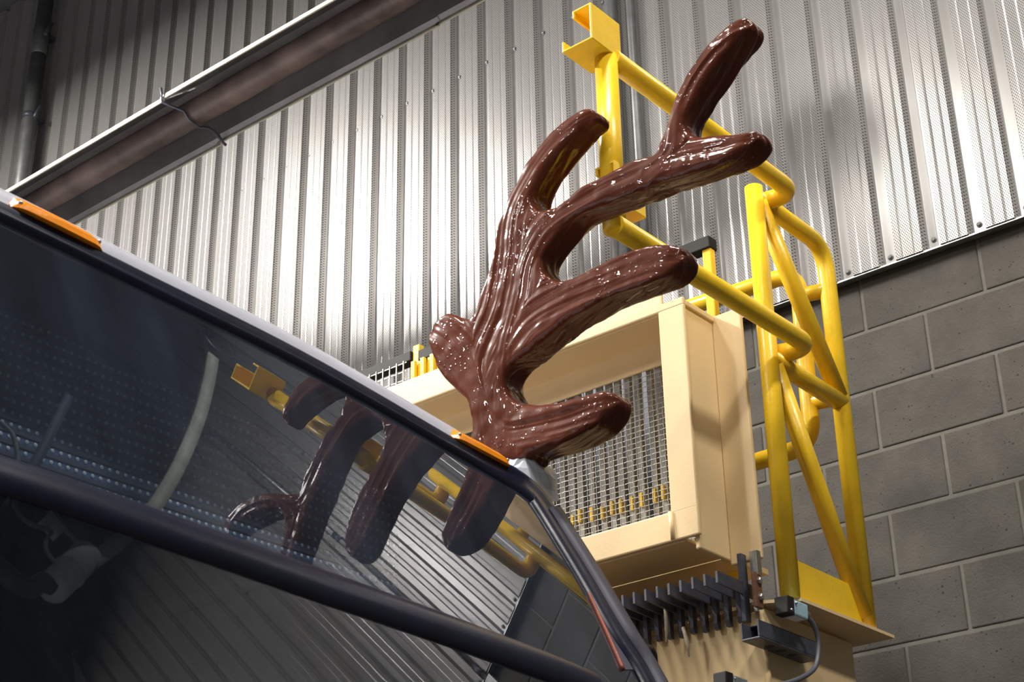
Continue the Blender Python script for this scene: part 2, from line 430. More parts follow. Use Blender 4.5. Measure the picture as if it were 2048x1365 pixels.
# concrete blocks, laid in running bond, each one proud of the mortar
SID_B = 2.447                         # lower edge of the siding above eye level
MJ = 0.010
W_ORIG = ORIG[wall.name]
bm_ = MB().box((-0.2+MJ/2, -0.0028, MJ/2), (0.2-MJ/2, 0.006, 0.2-MJ/2))
base_block = None
def add_block(x, z, half=0):
    global base_block
    if base_block is None:
        me = bm_.mesh('concrete_block'); me.materials.append(MT['block'])
        base_block = bpy.data.objects.new('concrete_block', me); COL.objects.link(base_block)
        mo = base_block.modifiers.new('bevel', 'BEVEL'); mo.width = 0.004; mo.segments = 2
        o = base_block
    else:
        o = base_block.copy(); COL.objects.link(o)
    o.parent = wall
    o.location = (x-W_ORIG[0], YB-W_ORIG[1]+random.uniform(-.0012, .0012), z-W_ORIG[2])
z0 = 1.265
k0 = -math.floor((z0-ZF)/0.2)
for k in range(k0, 7):
    z = z0+0.2*k
    if z+0.2 > SID_B+0.12: break
    off = -1.862 if k % 2 == 0 else -1.662
    n0 = -3 if z > 0.2 else -2
    for i in range(n0, 6 if z > 0.0 else 3):
        add_block(off+0.2+0.4*i, z)

# perforated siding sheets: raised pans 90 mm wide, narrow valleys 150 mm apart, two shallow stiffening ripples per pan
YP = 4.20; YV = 4.229
prof = []
def unit(x0):
    q = [(-.018, YV), (.018, YV), (.030, YP)]
    for a, dy in ((.050, 0), (.055, .0008), (.060, 0), (.090, 0), (.095, .0008), (.100, 0)): q.append((a, YP+dy))
    q.append((.120, YP))
    return [(x0+a, y) for a, y in q]
NP = 6
SX0 = -4.19 - 0.15*32
shared = None; screw_me = None
VZ = (SID_B, ZT-.01)
mscrew = MB().lathe((0, 0, 0), (0, -1, 0), [(0.0095, 0), (0.0095, .0015), (0.006, .002), (0.006, .006), (0, .007)], seg=8, smooth=False)
for pnl in range(11):
    x0 = SX0+pnl*NP*PITCHW
    if shared is None:
        pts = []
        for i in range(NP): pts += unit(i*PITCHW)
        pts.append((NP*PITCHW-.018, YV)); pts.append((NP*PITCHW+.012, YV-.0015))
        pr = [(a, y-YP) for a, y in pts]
        m_ = MB()
        m_.grid([[(a, y, 0) for a, y in pr], [(a, y, VZ[1]-VZ[0]) for a, y in pr]], smooth=False)
        m_.grid([[(a, y+.0012, 0) for a, y in pr], [(a, y, 0) for a, y in pr]], smooth=False)
        shared = m_.mesh('siding_panel'); shared.materials.append(MT['siding'])
    o = bpy.data.objects.new('siding_panel', shared); COL.objects.link(o); o.parent = wall
    o.location = (x0-W_ORIG[0], YP-W_ORIG[1], VZ[0]-W_ORIG[2])
    if screw_me is None:
        screw_me = mscrew.mesh('screw'); screw_me.materials.append(MT['conduit'])
    for zz in (4.011, SID_B+.035):
        for i in range(NP):
            if zz < 3 and i % 1: continue
            s_ = bpy.data.objects.new('screw', screw_me); COL.objects.link(s_); s_.parent = o
            s_.location = (i*PITCHW, YV-YP-.0015, zz-VZ[0]+random.uniform(-.004, .004))
# flashing strip under the siding
tag(MB().box((SX0, YP+.004, SID_B-.006), (SX0+11*NP*PITCHW, YV+.004, SID_B-.0005)).build('trim_1', MT['galv']), kind='structure')

# ------------------------------------------------------------------ lamps of the hall and the added fill
def panel_lamp(x, y, z, LAMP_W, LAMP_L, watts, label):
    t = thing('panel_lamp', (x, y, z), label, 'lamp', 'ceiling lamps')
    W2, L2 = LAMP_W/2, LAMP_L/2
    m_ = MB(); m_.box((x-W2-.03, y-L2-.03, z), (x-W2, y+L2+.03, z+.09)); m_.box((x+W2, y-L2-.03, z), (x+W2+.03, y+L2+.03, z+.09))
    m_.box((x-W2, y-L2-.03, z), (x+W2, y-L2, z+.09)); m_.box((x-W2, y+L2, z), (x+W2, y+L2+.03, z+.09)); m_.box((x-W2-.03, y-L2-.03, z+.09), (x+W2+.03, y+L2+.03, z+.11))
    m_.build('housing', MT['buswhite'], t)
    MB().box((x-W2, y-L2, z+.03), (x+W2, y+L2, z+.04)).build('diffuser', MT['lens'], t)
    for dy in (-.5, .5):
        MB().tube([(x, y+dy, z+.11), (x, y+dy, ZT)], .006, 8).build('hanger', MT['conduit'], t)
    ld = bpy.data.lights.new('lamp_light', 'AREA'); ld.energy = watts; ld.shape = 'RECTANGLE'; ld.size = LAMP_W; ld.size_y = LAMP_L
    ld.color = (1.0, 0.955, 0.89)
    lo = bpy.data.objects.new('lamp_light', ld); COL.objects.link(lo); lo.parent = t; lo.location = (0, 0, .02)
for a_ in LAMPS: panel_lamp(*a_)

# ------------------------------------------------------------------ bus front
HB = 1.30          # top of the window opening above eye level
YC = 1.42
def g_(s):
    s1 = np.minimum(s, 1.0)
    return 0.53*s1-0.055*s1*s1+0.42*np.maximum(s-1.0, 0)
def XT(y):
    a = np.abs(y-YC)
    return -1.965-0.055*a*a-0.9*np.maximum(a-1.1, 0)**2
def FX(y, z): return XT(y)+g_(HB-z)
def FN(y, z):
    e = 1e-3
    dy = (FX(y+e, z)-FX(y-e, z))/(2*e); dz = (FX(y, z+e)-FX(y, z-e))/(2*e)
    n = np.array([1.0, -dy, -dz]); return n/np.linalg.norm(n)
def hit(px, py, off=0.0):
    d = ray(px, py)
    f = lambda t: t*d[0]-FX(t*d[1], t*d[2])-off
    ts = np.linspace(1.5, 5.0, 701); v = f(ts)
    neg = np.nonzero(v < 0)[0]
    if len(neg) == 0: return d*ts[int(np.argmin(v))]
    lo, hi = ts[max(neg[0]-1, 0)], ts[neg[0]]
    for _ in range(40):
        m = (lo+hi)/2
        if f(m) > 0: lo = m
        else: hi = m
    return d*lo

gpx = [(0,430),(300,576),(600,724),(889,888),(980,937),(1030,963),(1066,992),(1092,1028),(1125,1080),(1178,1165),(1240,1270),(1298,1362)]
gp = [hit(*q) for q in gpx]
# the opening is mirrored about the bus centre line; carry the path on to the left and down to the dash
zend = gp[-1][2]; yend = gp[-1][1]
low = [np.array([FX(yend+.01*k, zend-.25*k), yend+.01*k, zend-.25*k]) for k in (1, 2, 3)]
dz0 = gp[0][2]-gp[2][2]
left = [np.array([q[0], 2*YC-q[1], q[2]+(dz0 if q[2] > 1.15 else 0)]) for q in reversed(gp+low) if q[1] > 1.75]
gpath = spline(left+gp+low, 8)
gpath = np.array([[FX(q[1], q[2]), q[1], q[2]] for q in gpath])
gnorm = [FN(q[1], q[2]) for q in gpath]
ycol = gpath[:, 1]
k_top = np.array([min(max((abs(q[1]-YC)-.78)/0.35, 0), 1) for q in gpath])
bus = thing('bus', (-2.6, 1.42, ZF), 'white bus front at left with dark glass, black window gasket and amber lights', 'bus')
gprof = [(-.021, 0), (-.020, .008), (-.014, .014), (-.006, .015), (-.002, .010), (.002, .010), (.008, .013), (.014, .010), (.018, .004), (.019, 0)]
MB().sweep(gpath, gnorm, gprof, 1.0+1.9*k_top).build('window_gasket', MT['rubber'], bus)
# bright trim bead on the pillar side of the gasket
for side in (1, -1):
    sel = [i for i in range(len(gpath)) if gpath[i][2] < 1.16 and (gpath[i][1]-YC)*side > 0]
    MB().sweep(gpath[sel], [gnorm[i] for i in sel], [(-.020, .008), (-.019, .019), (-.004, .020), (-.002, .010)], np.full(len(sel), 2.7)).build('pillar_trim', MT['trim'], bus)

# body shell: the outline of the opening carried backwards, roof slightly crowned
def outer(i):
    q = gpath[i]; a = gpath[max(i-1, 0)]; b = gpath[min(i+1, len(gpath)-1)]
    ty, tz = b[1]-a[1], b[2]-a[2]; L = math.hypot(ty, tz); return np.array([0, -tz/L, ty/L])
rows = []
bprof = [(0.0, .010), (.000, .024), (-.004, .040), (-.016, .056), (-.05, .068), (-.3, .085), (-1.2, .095), (-5.5, .095)]
for i, q in enumerate(gpath):
    N = outer(i); k = 1-0.65*k_top[i]
    rows.append([q+np.array([dx, 0, 0])+N*dn*k for dx, dn in bprof])
MB().grid(rows).build('body_shell', MT['buswhite'], bus)
rows = []
for i, q in enumerate(gpath):
    N = outer(i)
    rows.append([q+np.array([dx, 0, 0])+N*dn for dx, dn in ((-.012, -.004), (-.03, -.03), (-.2, -.05), (-1.5, -.05))])
MB().grid(rows).build('dark_liner', MT['dark'], bus)  # dark lining, the shade inside the bus put into its colour
yr = float(ycol.max()); yl = 2*YC-yr
MB().box((-3.62, yl, ZF+.35), (-3.58, yr, HB)).build('dark_backdrop', MT['dark'], bus)  # added dark sheet so the view through the glass ends in shade
MB().box((-7.5, yl, ZF+.3), (-1.6, yr, ZF+.36)).build('floor_pan', MT['dark'], bus)
zl = float(gpath[-1][2])
MB().box((-7.4, yr-.06, ZF+.3), (-1.95, yr+.02, zl+.02)).build('side_panel', MT['buswhite'], bus)
MB().box((-7.4, yl-.02, ZF+.3), (-2.2, yl+.02, HB)).build('side_panel', MT['buswhite'], bus)
ys = np.linspace(yl, yr, 40)
MB().grid([[(FX(y, zz)+.01, y, zz) for y in ys] for zz in (zl+.05, zl-.25, zl-.5, ZF+.32)]).build('front_panel', MT['buswhite'], bus)

# divider bar between sign window and windscreen
bpx = [(0,955),(285,1050),(600,1161),(760,1217),(900,1266),(1000,1303),(1130,1352),(1190,1378)]
bp_ = [hit(*q) for q in bpx]
bleft = [np.array([0, yv, bp_[0][2]]) for yv in (.2, .5, .8)]
bpath = spline(bleft+bp_, 8)
bpath = np.array([[FX(q[1], q[2]), q[1], q[2]] for q in bpath])
bprof2 = [(-.030, 0), (-.029, .010), (-.020, .016), (-.006, .018), (.010, .016), (.024, .010), (.029, .004), (.030, 0)]
MB().sweep(bpath, [FN(q[1], q[2]) for q in bpath], bprof2).build('divider_bar', MT['rubber'], bus)
def zbar(y): return float(np.interp(y, bpath[:, 1], bpath[:, 2]))
mono = np.maximum.accumulate(ycol)
def ztop(y): return float(np.interp(y, mono, gpath[:, 2]))
def glass(name, ztop_f, zbot_f, y0, y1, mat, n=70, m=26):
    yy = np.linspace(y0, y1, n); rows = []
    for y in yy:
        a, b = ztop_f(y), zbot_f(y)
        rows.append([(FX(y, z), y, z) for z in np.linspace(max(a, b), b, m)])
    return MB().grid(rows).build(name, mat, bus, fix=False)
ymax_bar = float(bpath[-1, 1])
glass('sign_glass', ztop, zbar, yl+.004, yr-.004, MT['glass'])
glass('windscreen', lambda y: min(zbar(y), ztop(y)), lambda y: zl-.02, yl+.004, yr-.004, MT['glass2'])

# red-brown sealant line inside the pillar edge
spx = [(1118,1066),(1145,1120),(1178,1190),(1215,1270),(1246,1340)]
sp_ = spline([hit(*q, off=.002) for q in spx], 6)
fb = spline([hit(*q, off=.0015) for q in [(1104,1040),(1135,1092),(1180,1165),(1238,1262),(1285,1340)]], 6)
MB().grid([[a, (a+b)/2, b] for a, b in zip(sp_, fb)]).build('pillar_frit', MT['trim'], bus)
MB().tube(sp_, .0045, 8).build('sealant_strip', MT['sealant'], bus)

# amber marker lamps on the white band
def marker(px0, px1):
    a = hit(*px0); b = hit(*px1)
    L = b[1]-a[1]; lamp = MB(); rows = []
    for u, kk in ((0, 0), (.0, .25), (.06, .8), (.12, 1), (.5, 1.08), (.88, 1), (.94, .8), (1, .25), (1, 0)):
        y = a[1]+u*L; zt = ztop(y); x = FX(y, zt)
        rows.append([(x-.012, y, zt+.016), (x+.003+.014*kk, y, zt+.018), (x-.004+.020*kk, y, zt+.024+.004*kk), (x-.02+.016*kk, y, zt+.038+.008*kk), (x-.04, y, zt+.044)])
    lamp.grid(rows, smooth=False)
    o = lamp.build('marker_light', MT['amber'], bus)
    for u in (.075, .925):
        y = a[1]+u*L; zt = ztop(y); x = FX(y, zt)
        MB().lathe((x+.008, y, zt+.027), (.85, 0, .53), [(.004, 0), (.004, .005), (.0025, .007), (0, .0073)], 10).build('screw', MT['galv'], o)
marker((6, 408), (190, 500))
marker((890, 872), (1005, 936))

# destination sign behind the upper glass
SGX = -2.12
zs0 = 1.217
yy = np.array([.63, 1.0, 2.212])
MB().box((SGX-.02, .40, zs0+.032), (SGX+.03, 2.44, HB+.01)).build('blue_cast_panel', MT['housing'], bus)  # added slate panel that gives the upper glass its bluish cast
sign_o = MB().box((SGX-.03, yy[0], .935), (SGX-.004, yy[-1], zs0+.03)).build('destination_sign', MT['board'], bus)
ledm = MB()
for r_ in range(14):
    z = zs0-.0200*r_
    for c_ in range(int((yy[-1]-yy[0]-.02)/.0162)):
        y = yy[-1]-.012-.0162*c_
        cpt = np.array([SGX-.003, y, z])
        vs = [cpt+.0038*np.array([0, math.cos(k*math.pi/3), math.sin(k*math.pi/3)]) for k in range(6)]+[cpt+np.array([.003, 0, 0])]
        ledm.add(vs, [(k, (k+1) % 6, 6) for k in range(6)], True)
lo = ledm.build('led_matrix', MT['led'], sign_o, fix=False)
tag(lo, 'rows of small pale LED dots', kind='stuff')
for r_ in range(14):
    zz = zs0-.01-.02*r_
    MB().box((SGX-.004, yy[0], zz-.0035), (SGX-.0015, yy[-1], zz+.0035)).build('louvre', MT['trim'], sign_o)

# beige bracket arms behind the glass
def arm(pxs, off, wdt, thick, mat):
    pth = spline([hit(*q, off=off) for q in pxs], 6)
    m_ = MB(); m_.sweep(pth, [FN(q[1], q[2]) for q in pth], [(-wdt/2, -thick), (-wdt/2, 0), (wdt/2, 0), (wdt/2, -thick), (-wdt/2, -thick)])
    return m_.build('bracket_arm', mat, bus)
arm([(433,668),(424,740),(402,830),(360,930),(312,1010),(262,1062),(218,1098),(186,1122)], -.035, .021, .012, MT['strut'])
arm([(140,790),(96,880),(55,955),(20,1010),(-30,1090)], -.05, .014, .006, MT['trim'])
rg = [hit(441+34*math.cos(a), 690+22*math.cos(a)+20*math.sin(a), off=-.03) for a in np.linspace(0, 2*math.pi, 25)]
MB().tube(rg, .006, 8, caps=False).build('grommet_ring', MT['rubber'], bus)
# white plastic barrel, bent hose, clip and thin cables under the bar
ba, bb = hit(172, 1112, off=-.05), hit(104, 1178, off=-.05)
ax = bb-ba; L = np.linalg.norm(ax)
br = MB().lathe(ba, ax, [(0, 0), (.021, 0), (.022, .003), (.022, L*.5), (.0235, L*.5), (.0235, L*.54), (.022, L*.54), (.022, L-.003), (.020, L), (0, L)], 24).build('hose_connector', MT['plastic'], bus)
MB().tube(spline([hit(*q, off=-.05) for q in [(108,1172),(85,1165),(62,1178),(35,1168),(0,1140),(-60,1090)]], 8), .013, 14).build('hose', MT['trim'], bus)
MB().obox(hit(104, 1052, off=-.04), FN(1.3, .6)*.006, np.array([.1, .6, -.5])*.019, np.array([-.2, .5, .6])*.013).build('cable_clip', MT['plastic'], bus)
for pts, rr in (([(0,845),(24,868),(34,905),(37,960),(30,1010),(52,1042),(90,1058),(122,1065)], .0035),
                ([(106,1020),(125,1048),(148,1078),(160,1098),(162,1108)], .0028),
                ([(94,1024),(130,1062),(165,1090),(200,1130)], .0025),
                ([(104,1066),(92,1082),(94,1105),(112,1128)], .003)):
    MB().tube(spline([hit(*q, off=-.04) for q in pts], 8), rr, 8).build('cable', MT['cable'], bus)
# mirror bracket at the pillar
mb = MB()
mb.tube(fillet([P(1275,1308,Y=2.70), P(1304,1297,Y=2.74), P(1306,1330,Y=2.75), P(1345,1400,Y=2.77)], .02), .011, 12)
mb.build('mirror_bracket', MT['black_paint'], bus)

# ------------------------------------------------------------------ antler
AY = 2.44           # plane of the antler's near face
THK = 0.076
front = [(1307,309),(1320,283),(1334,241),(1345,204),(1360,172),(1375,144),(1394,117),(1414,90),(1439,66),(1464,45),(1480,35),(1492,36),(1495,46),
 (1486,60),(1470,77),(1457,92),(1439,114),(1419,144),(1399,174),(1384,201),(1370,226),(1364,248),(1372,266),(1392,274),(1419,270),
 (1454,269),(1479,267),(1494,260),(1506,258),(1513,266),(1506,279),(1484,298),(1455,315),(1421,328),(1377,342),(1316,360),(1267,381),(1219,399),(1170,417),(1140,436),(1116,460),(1092,490),(1078,516),(1080,542),(1100,558),(1128,563),
 (1160,550),(1189,535),(1229,515),(1264,501),(1304,491),(1335,488),(1354,493),(1362,506),(1354,524),(1334,545),(1301,560),(1257,575),(1214,590),(1180,609),(1140,630),(1105,657),(1077,680),(1040,709),(1019,724),(1006,745),(1003,768),(1012,790),(1034,805),(1062,809),
 (1093,807),(1120,806),(1153,798),(1188,789),(1206,784),(1221,788),(1226,800),(1214,820),(1190,847),(1167,861),(1126,882),(1085,892),(1058,902),(1050,915),
 (1024,920),(988,918),(962,912),(945,895),(943,845),(939,820),(932,798),(918,784),(900,766),(880,745),(868,720),(859,695),(853,671),(856,656),(867,644),(889,629),(905,630),(924,638),(940,635),
 (949,622),(957,597),(966,572),(979,539),(986,508),(992,461),(1005,424),(1015,394),(1032,364),(1047,334),(1069,302),(1094,270),(1124,242),(1154,222),(1170,216),(1184,219),(1188,228),
 (1180,237),(1162,248),(1152,259),(1124,288),(1099,318),(1079,348),(1063,377),(1058,402),(1068,418),(1090,420),(1112,415),
 (1134,399),(1159,379),(1184,364),(1214,347),(1239,332),(1264,319),(1288,312)]
fl = spline(front, 3, closed=True)
loc_base = P(1010, 918, Y=AY+THK/2)
ant = thing('antler', loc_base, 'glossy dark brown reindeer antler fixed on the bus roof corner', 'antler')
poly = [P(q[0], q[1], Y=AY) for q in fl]
bmx = bmesh.new()
vs = [bmx.verts.new(tuple(q)) for q in poly]
face = bmx.faces.new(vs)
ex = bmesh.ops.extrude_face_region(bmx, geom=[face])
for v in ex['geom']:
    if isinstance(v, bmesh.types.BMVert): v.co.y += THK
bmesh.ops.triangulate(bmx, faces=bmx.faces)
bmesh.ops.recalc_face_normals(bmx, faces=bmx.faces)
tm = bpy.data.meshes.new('tmp'); bmx.to_mesh(tm); bmx.free()
to = bpy.data.objects.new('tmp', tm); COL.objects.link(to)
md = to.modifiers.new('r', 'REMESH'); md.mode = 'VOXEL'; md.voxel_size = 0.0048; md.use_smooth_shade = True
md = to.modifiers.new('s', 'SMOOTH'); md.factor = 0.5; md.iterations = 14
md = to.modifiers.new('u', 'SUBSURF'); md.levels = 1; md.render_levels = 1
dg = bpy.context.evaluated_depsgraph_get()
em = bpy.data.meshes.new_from_object(to.evaluated_get(dg))
bpy.data.objects.remove(to, do_unlink=True)
nv = len(em.vertices)
co = np.empty(nv*3); em.vertices.foreach_get('co', co); co = co.reshape(-1, 3)
no = np.empty(nv*3); em.vertices.foreach_get('normal', no); no = no.reshape(-1, 3)
# blunt, rounded branch ends
for tip in ((1494,40),(1512,264),(1360,504),(1224,798),(1187,226),(858,660)):
    tp_ = P(*tip, Y=AY); dist = np.hypot(co[:, 0]-tp_[0], co[:, 2]-tp_[2]); k = np.clip(dist/.055, 0, 1); k = np.sqrt(1-(1-k)**2)
    mid_ = AY+THK/2; co[:, 1] = mid_+(co[:, 1]-mid_)*(.45+.55*k)
# brush-stroke relief that runs along every branch
skel = [[(1010,930),(975,800),(965,720),(1005,620),(1025,520),(1035,430),(1072,350),(1120,285),(1195,228)],
        [(1010,930),(1000,800),(1010,700),(1035,600),(1050,520),(1090,450),(1160,400),(1250,355),(1340,320),(1440,297),(1525,270)],
        [(1290,345),(1340,300),(1352,230),(1390,150),(1440,88),(1512,38)],
        [(985,900),(975,800),(1000,720),(1050,640),(1120,595),(1200,560),(1300,522),(1380,508)],
        [(975,830),(1010,860),(1060,855),(1140,835),(1240,795)],
        [(985,840),(945,740),(900,680),(862,655)]]
ss, tt, dd = [], [], []
for pl in skel:
    q = spline([P(a, b, Y=AY) for a, b in pl], 6)[:, [0, 2]]
    best = np.full(nv, 9.0); bs = np.zeros(nv); bt = np.zeros(nv); acc = 0
    for a, b in zip(q[:-1], q[1:]):
        e = b-a; L = np.linalg.norm(e)
        if L < 1e-6: continue
        e = e/L; rel = co[:, [0, 2]]-a
        s_ = np.clip(rel@e, 0, L); d_ = rel-s_[:, None]*e; dist = np.linalg.norm(d_, axis=1)
        sg = np.sign(e[0]*rel[:, 1]-e[1]*rel[:, 0]); k = dist < best
        best[k] = dist[k]; bs[k] = acc+s_[k]; bt[k] = (dist*sg)[k]; acc += L
    ss.append(bs); tt.append(bt); dd.append(best)
ss, tt, dd = map(np.array, (ss, tt, dd))
_tab = rng.random((256, 256))
def vnoise(x, y):
    xi = np.floor(x).astype(int); yi = np.floor(y).astype(int); fx = x-xi; fy = y-yi
    fx = fx*fx*(3-2*fx); fy = fy*fy*(3-2*fy)
    g = lambda i, j: _tab[i % 256, j % 256]
    return (g(xi, yi)*(1-fx)+g(xi+1, yi)*fx)*(1-fy)+(g(xi, yi+1)*(1-fx)+g(xi+1, yi+1)*fx)*fy
wgt = np.exp(-(dd/0.018)**2)+1e-9
wgt = wgt**2; wgt /= wgt.sum(0)
disp = np.zeros(nv)
yl_ = co[:, 1]-AY
for k in range(len(skel)):
    across = tt[k]+np.where(yl_ > .01, yl_, 0)*0.9
    n_ = vnoise(ss[k]*3.5+k*13, across*95+k*7)-.5
    n2_ = vnoise(ss[k]*8+k*31, across*210+k*3)-.5
    n3_ = vnoise(ss[k]*6+k*5, across*40+k*9)-.5
    disp += wgt[k]*(n_*.0034+n2_*.0014+n3_*.0050)
blob = vnoise(co[:, 0]*42+3.1*co[:, 1]*30, co[:, 2]*42)-.5
disp += blob*.0022
co2 = co+no*(disp+.0022)[:, None]
co2 -= loc_base
em.vertices.foreach_set('co', co2.ravel()); em.update()
for p_ in em.polygons: p_.use_smooth = True
em.materials.clear(); em.materials.append(MT['antler'])
ab = bpy.data.objects.new('antler_body', em); COL.objects.link(ab); ab.parent = ant
# crumpled white tape around the foot
tp = [P(a, b, Y=AY+.004) for a, b in [(985,905),(1010,912),(1032,910),(1046,900),(1054,915),(1062,935),(1066,965),(1068,995),(1040,980),(1015,955),(995,940),(985,925)]]
tv = MB(); n_t = len(tp)
rows = []
for k, dy in enumerate((0, .02, .05, .09, .11)):
    cx_ = np.mean(tp, axis=0)
    rows.append([cx_+(np.array(q)-cx_)*(1-.12*abs(k-1.2))+np.array([0, dy, 0])+rng.normal(0, .002, 3) for q in tp])
    rows[-1].append(rows[-1][0])
tv.grid(rows, smooth=False)
cen = np.mean(rows[0][:-1], axis=0)+np.array([0, -.008, 0])
ring = rows[0][:-1]
mid = [cen+(q-cen)*.5+np.array([0, rng.normal(-.003, .003), 0]) for q in ring]
tv.add(list(ring)+mid+[cen], [(i, (i+1) % n_t, n_t+(i+1) % n_t, n_t+i) for i in range(n_t)]+[(n_t+i, n_t+(i+1) % n_t, 2*n_t) for i in range(n_t)])
tag(tv.build('tape_wrap', MT['tape'], ant), 'crumpled white tape around the antler foot')

# ------------------------------------------------------------------ radiant heater
ht = thing('radiant_heater', (-4.3, 3.25, 3.42), 'long dark radiant tube heater with reflector hood hanging before the wall', 'heater')
def hood(x0, x1, tilt, mat):
    # open-bottomed trough: lips low, flat crown above
    q = [(3.105, 3.528), (3.100, 3.536), (3.112, 3.536), (3.165, 3.585), (3.215, 3.628), (3.25, 3.662), (3.31, 3.668), (3.345, 3.64), (3.372, 3.50), (3.385, 3.482), (3.376, 3.470)]
    m_ = MB()
    m_.grid([[(x0, y, z+tilt) for y, z in q], [(x1, y, z) for y, z in q]], smooth=False)
    m_.grid([[(x0, y, z+.002+tilt) for y, z in q], [(x1, y, z+.002) for y, z in q]], smooth=False)
    o = m_.build('reflector_hood', mat, ht)
    l = MB()
    l.bar((x0, 3.101, 3.534+tilt), (x1, 3.101, 3.534), .006, .016)
    l.bar((x0, 3.383, 3.474+tilt), (x1, 3.383, 3.474), .006, .014)
    l.build('hood_lip', MT['lip'], o)
hood(-9.5, -4.22, .004, MT['hood'])
hood(-4.24, -3.085, .012, MT['hood'])
hood(-3.10, -2.3, .004, MT['hood'])
MB().tube([(-9.5, 3.25, 3.545), (-6, 3.25, 3.545), (-3, 3.25, 3.55), (-2.25, 3.25, 3.55)], .052, 24).build('burner_tube', MT['tubeheat'], ht)
for xx in (-7.6, -4.225, -2.5):
    m_ = MB(); m_.tube([(xx, 3.085, 3.58), (xx, 3.098, 3.52), (xx+.01, 3.19, 3.525), (xx+.015, 3.215, 3.495), (xx+.02, 3.26, 3.482), (xx+.02, 3.30, 3.50), (xx+.02, 3.33, 3.50), (xx+.025, 3.392, 3.462)], .0055, 8)
    m_.build('hanger_wire', MT['steel_dark'], ht)
for xx in (-7.6, -2.5):
    MB().tube([(xx, 3.28, 3.665), (xx, 3.28, ZT)], .005, 8).build('suspension_rod', MT['galv'], ht)

# ------------------------------------------------------------------ conduits on the wall
def conduit(x, r, y, z0_, label, clamps, mat=None, couplings=()):
    t = thing('wall_conduit', (x, y, z0_), label, 'conduit', 'wall conduits')
    MB().tube([(x, y, z0_), (x, y, ZT)], r, 18).build('pipe', mat or MT['conduit'], t)
    for zz in couplings:
        MB().lathe((x, y, zz), (0, 0, 1), [(r, -.085), (r+.006, -.08), (r+.006, .08), (r, .085)], 18).build('coupling', mat or MT['conduit'], t)
    for zz in clamps:
        m_ = MB().lathe((x, y, zz), (0, 0, 1), [(r+.001, -.016), (r+.004, -.016), (r+.004, .016), (r+.001, .016)], 18)
        m_.box((x+r, y-.006, zz-.014), (x+r+.035, y+.006, zz+.014)); m_.tube([(x+r+.03, y-.02, zz-.045), (x+r+.03, y-.005, zz), (x+r+.03, y+.01, zz+.045)], .011, 10)
        m_.box((x-r*.5, y, zz-.01), (x+r*.5, YP, zz+.01))
        m_.build('clamp', MT['steel_dark'], t)
conduit(-6.80, .043, 4.12, 3.2, 'thick grey vertical pipe clamped to the siding at far left', (5.12, 5.68), couplings=(5.62,))
conduit(-2.83, .017, 4.178, 0.9, 'slim dark galvanised conduit behind the yellow channel post, nearer its right side', (), MT['conduit'])
conduit(-2.915, .024, 4.17, 0.9, 'thicker dark conduit beside a slim one behind the yellow channel post', (), MT['conduit'])

t = thing('wall_conduit', (-1.24, 4.17, 2.28), 'thin bright conduit ending in a small box on the siding, mirrored in the bus glass', 'conduit', 'wall conduits')
MB().tube([(-1.24, 4.17, 2.36), (-1.24, 4.17, ZT)], .014, 14).build('pipe', MT['galv'], t)
MB().box((-1.275, 4.13, 2.20), (-1.205, 4.20, 2.38)).build('junction_box', MT['galv'], t, bevel=.004)
for zz in (2.46, 2.78, 3.5):
    MB().lathe((-1.24, 4.17, zz), (0, 0, 1), [(.014, -.03), (.018, -.028), (.018, .028), (.014, .03)], 14).build('coupling', MT['steel_dark'], t)

# ------------------------------------------------------------------ cream machine: mesh-fronted box
mc = thing('machine_guard', (-2.7, 3.19, 1.25), 'cream steel box frame with wire mesh window below the antler', 'machine')
def cb(name, a, b, parent, mat='cream', bevel=.004): return MB().box(a, b).build(name, MT[mat], parent, bevel=bevel)
FY0, FY1 = 3.114, 3.258
XA, XB = -3.75, -2.003
cb('top_rail', (XA, FY0+.013, 1.906), (XB-.001, FY1, 1.924), mc)
cb('front_rail', (XA, FY0, 1.905), (XB, FY0+.012, 1.928), mc)
cb('bottom_rail', (XA, FY0, 1.291), (XB, FY0+.012, 1.366), mc)
cb('bottom_plate', (XA, FY0+.013, 1.288), (-2.05, 3.302, 1.298), mc)
cb('stile', (-2.082, FY0, 1.36), (XB, FY0+.012, 1.908), mc)
cb('side_plate', (XB-.022, FY0+.012, 1.260), (XB-.008, FY1, 1.926), mc)
cb('flange', (XB-.01, FY1-.002, 1.248), (-1.924, FY1+.010, 1.924), mc)
cb('upper_angle', (XA, FY1-.004, 1.93), (-2.16, FY1+.006, 2.08), mc)
cb('inner_plate', (XA, FY1-.008, 1.836), (-2.02, FY1, 1.912), mc)
MB().tube([(-2.082, FY0-.001, 1.365), (-2.080, FY0-.001, 1.33), (-2.079, FY0-.001, 1.295)], .006, 8).build('weld_bead', MT['cream'], mc)
# wire screen
wm = MB(); YM = FY1+.004
xs = np.arange(-3.7, -2.01, .0150); zs = np.arange(1.30, 1.90, .0150)
for i, x in enumerate(xs):
    n = len(zs)
    wm.tube([(x, YM+(.0011 if (i+j) % 2 else -.0011), z) for j, z in enumerate(zs)][::1], .00115, 4, caps=False)
for j, z in enumerate(zs):
    wm.tube([(x, YM+(-.0011 if (i+j) % 2 else .0011), z) for i, x in enumerate(xs)], .00115, 4, caps=False)
wmo = wm.build('wire_mesh', MT['wire'], mc, fix=False)
tag(wmo, 'fine square steel wire mesh', kind='stuff')

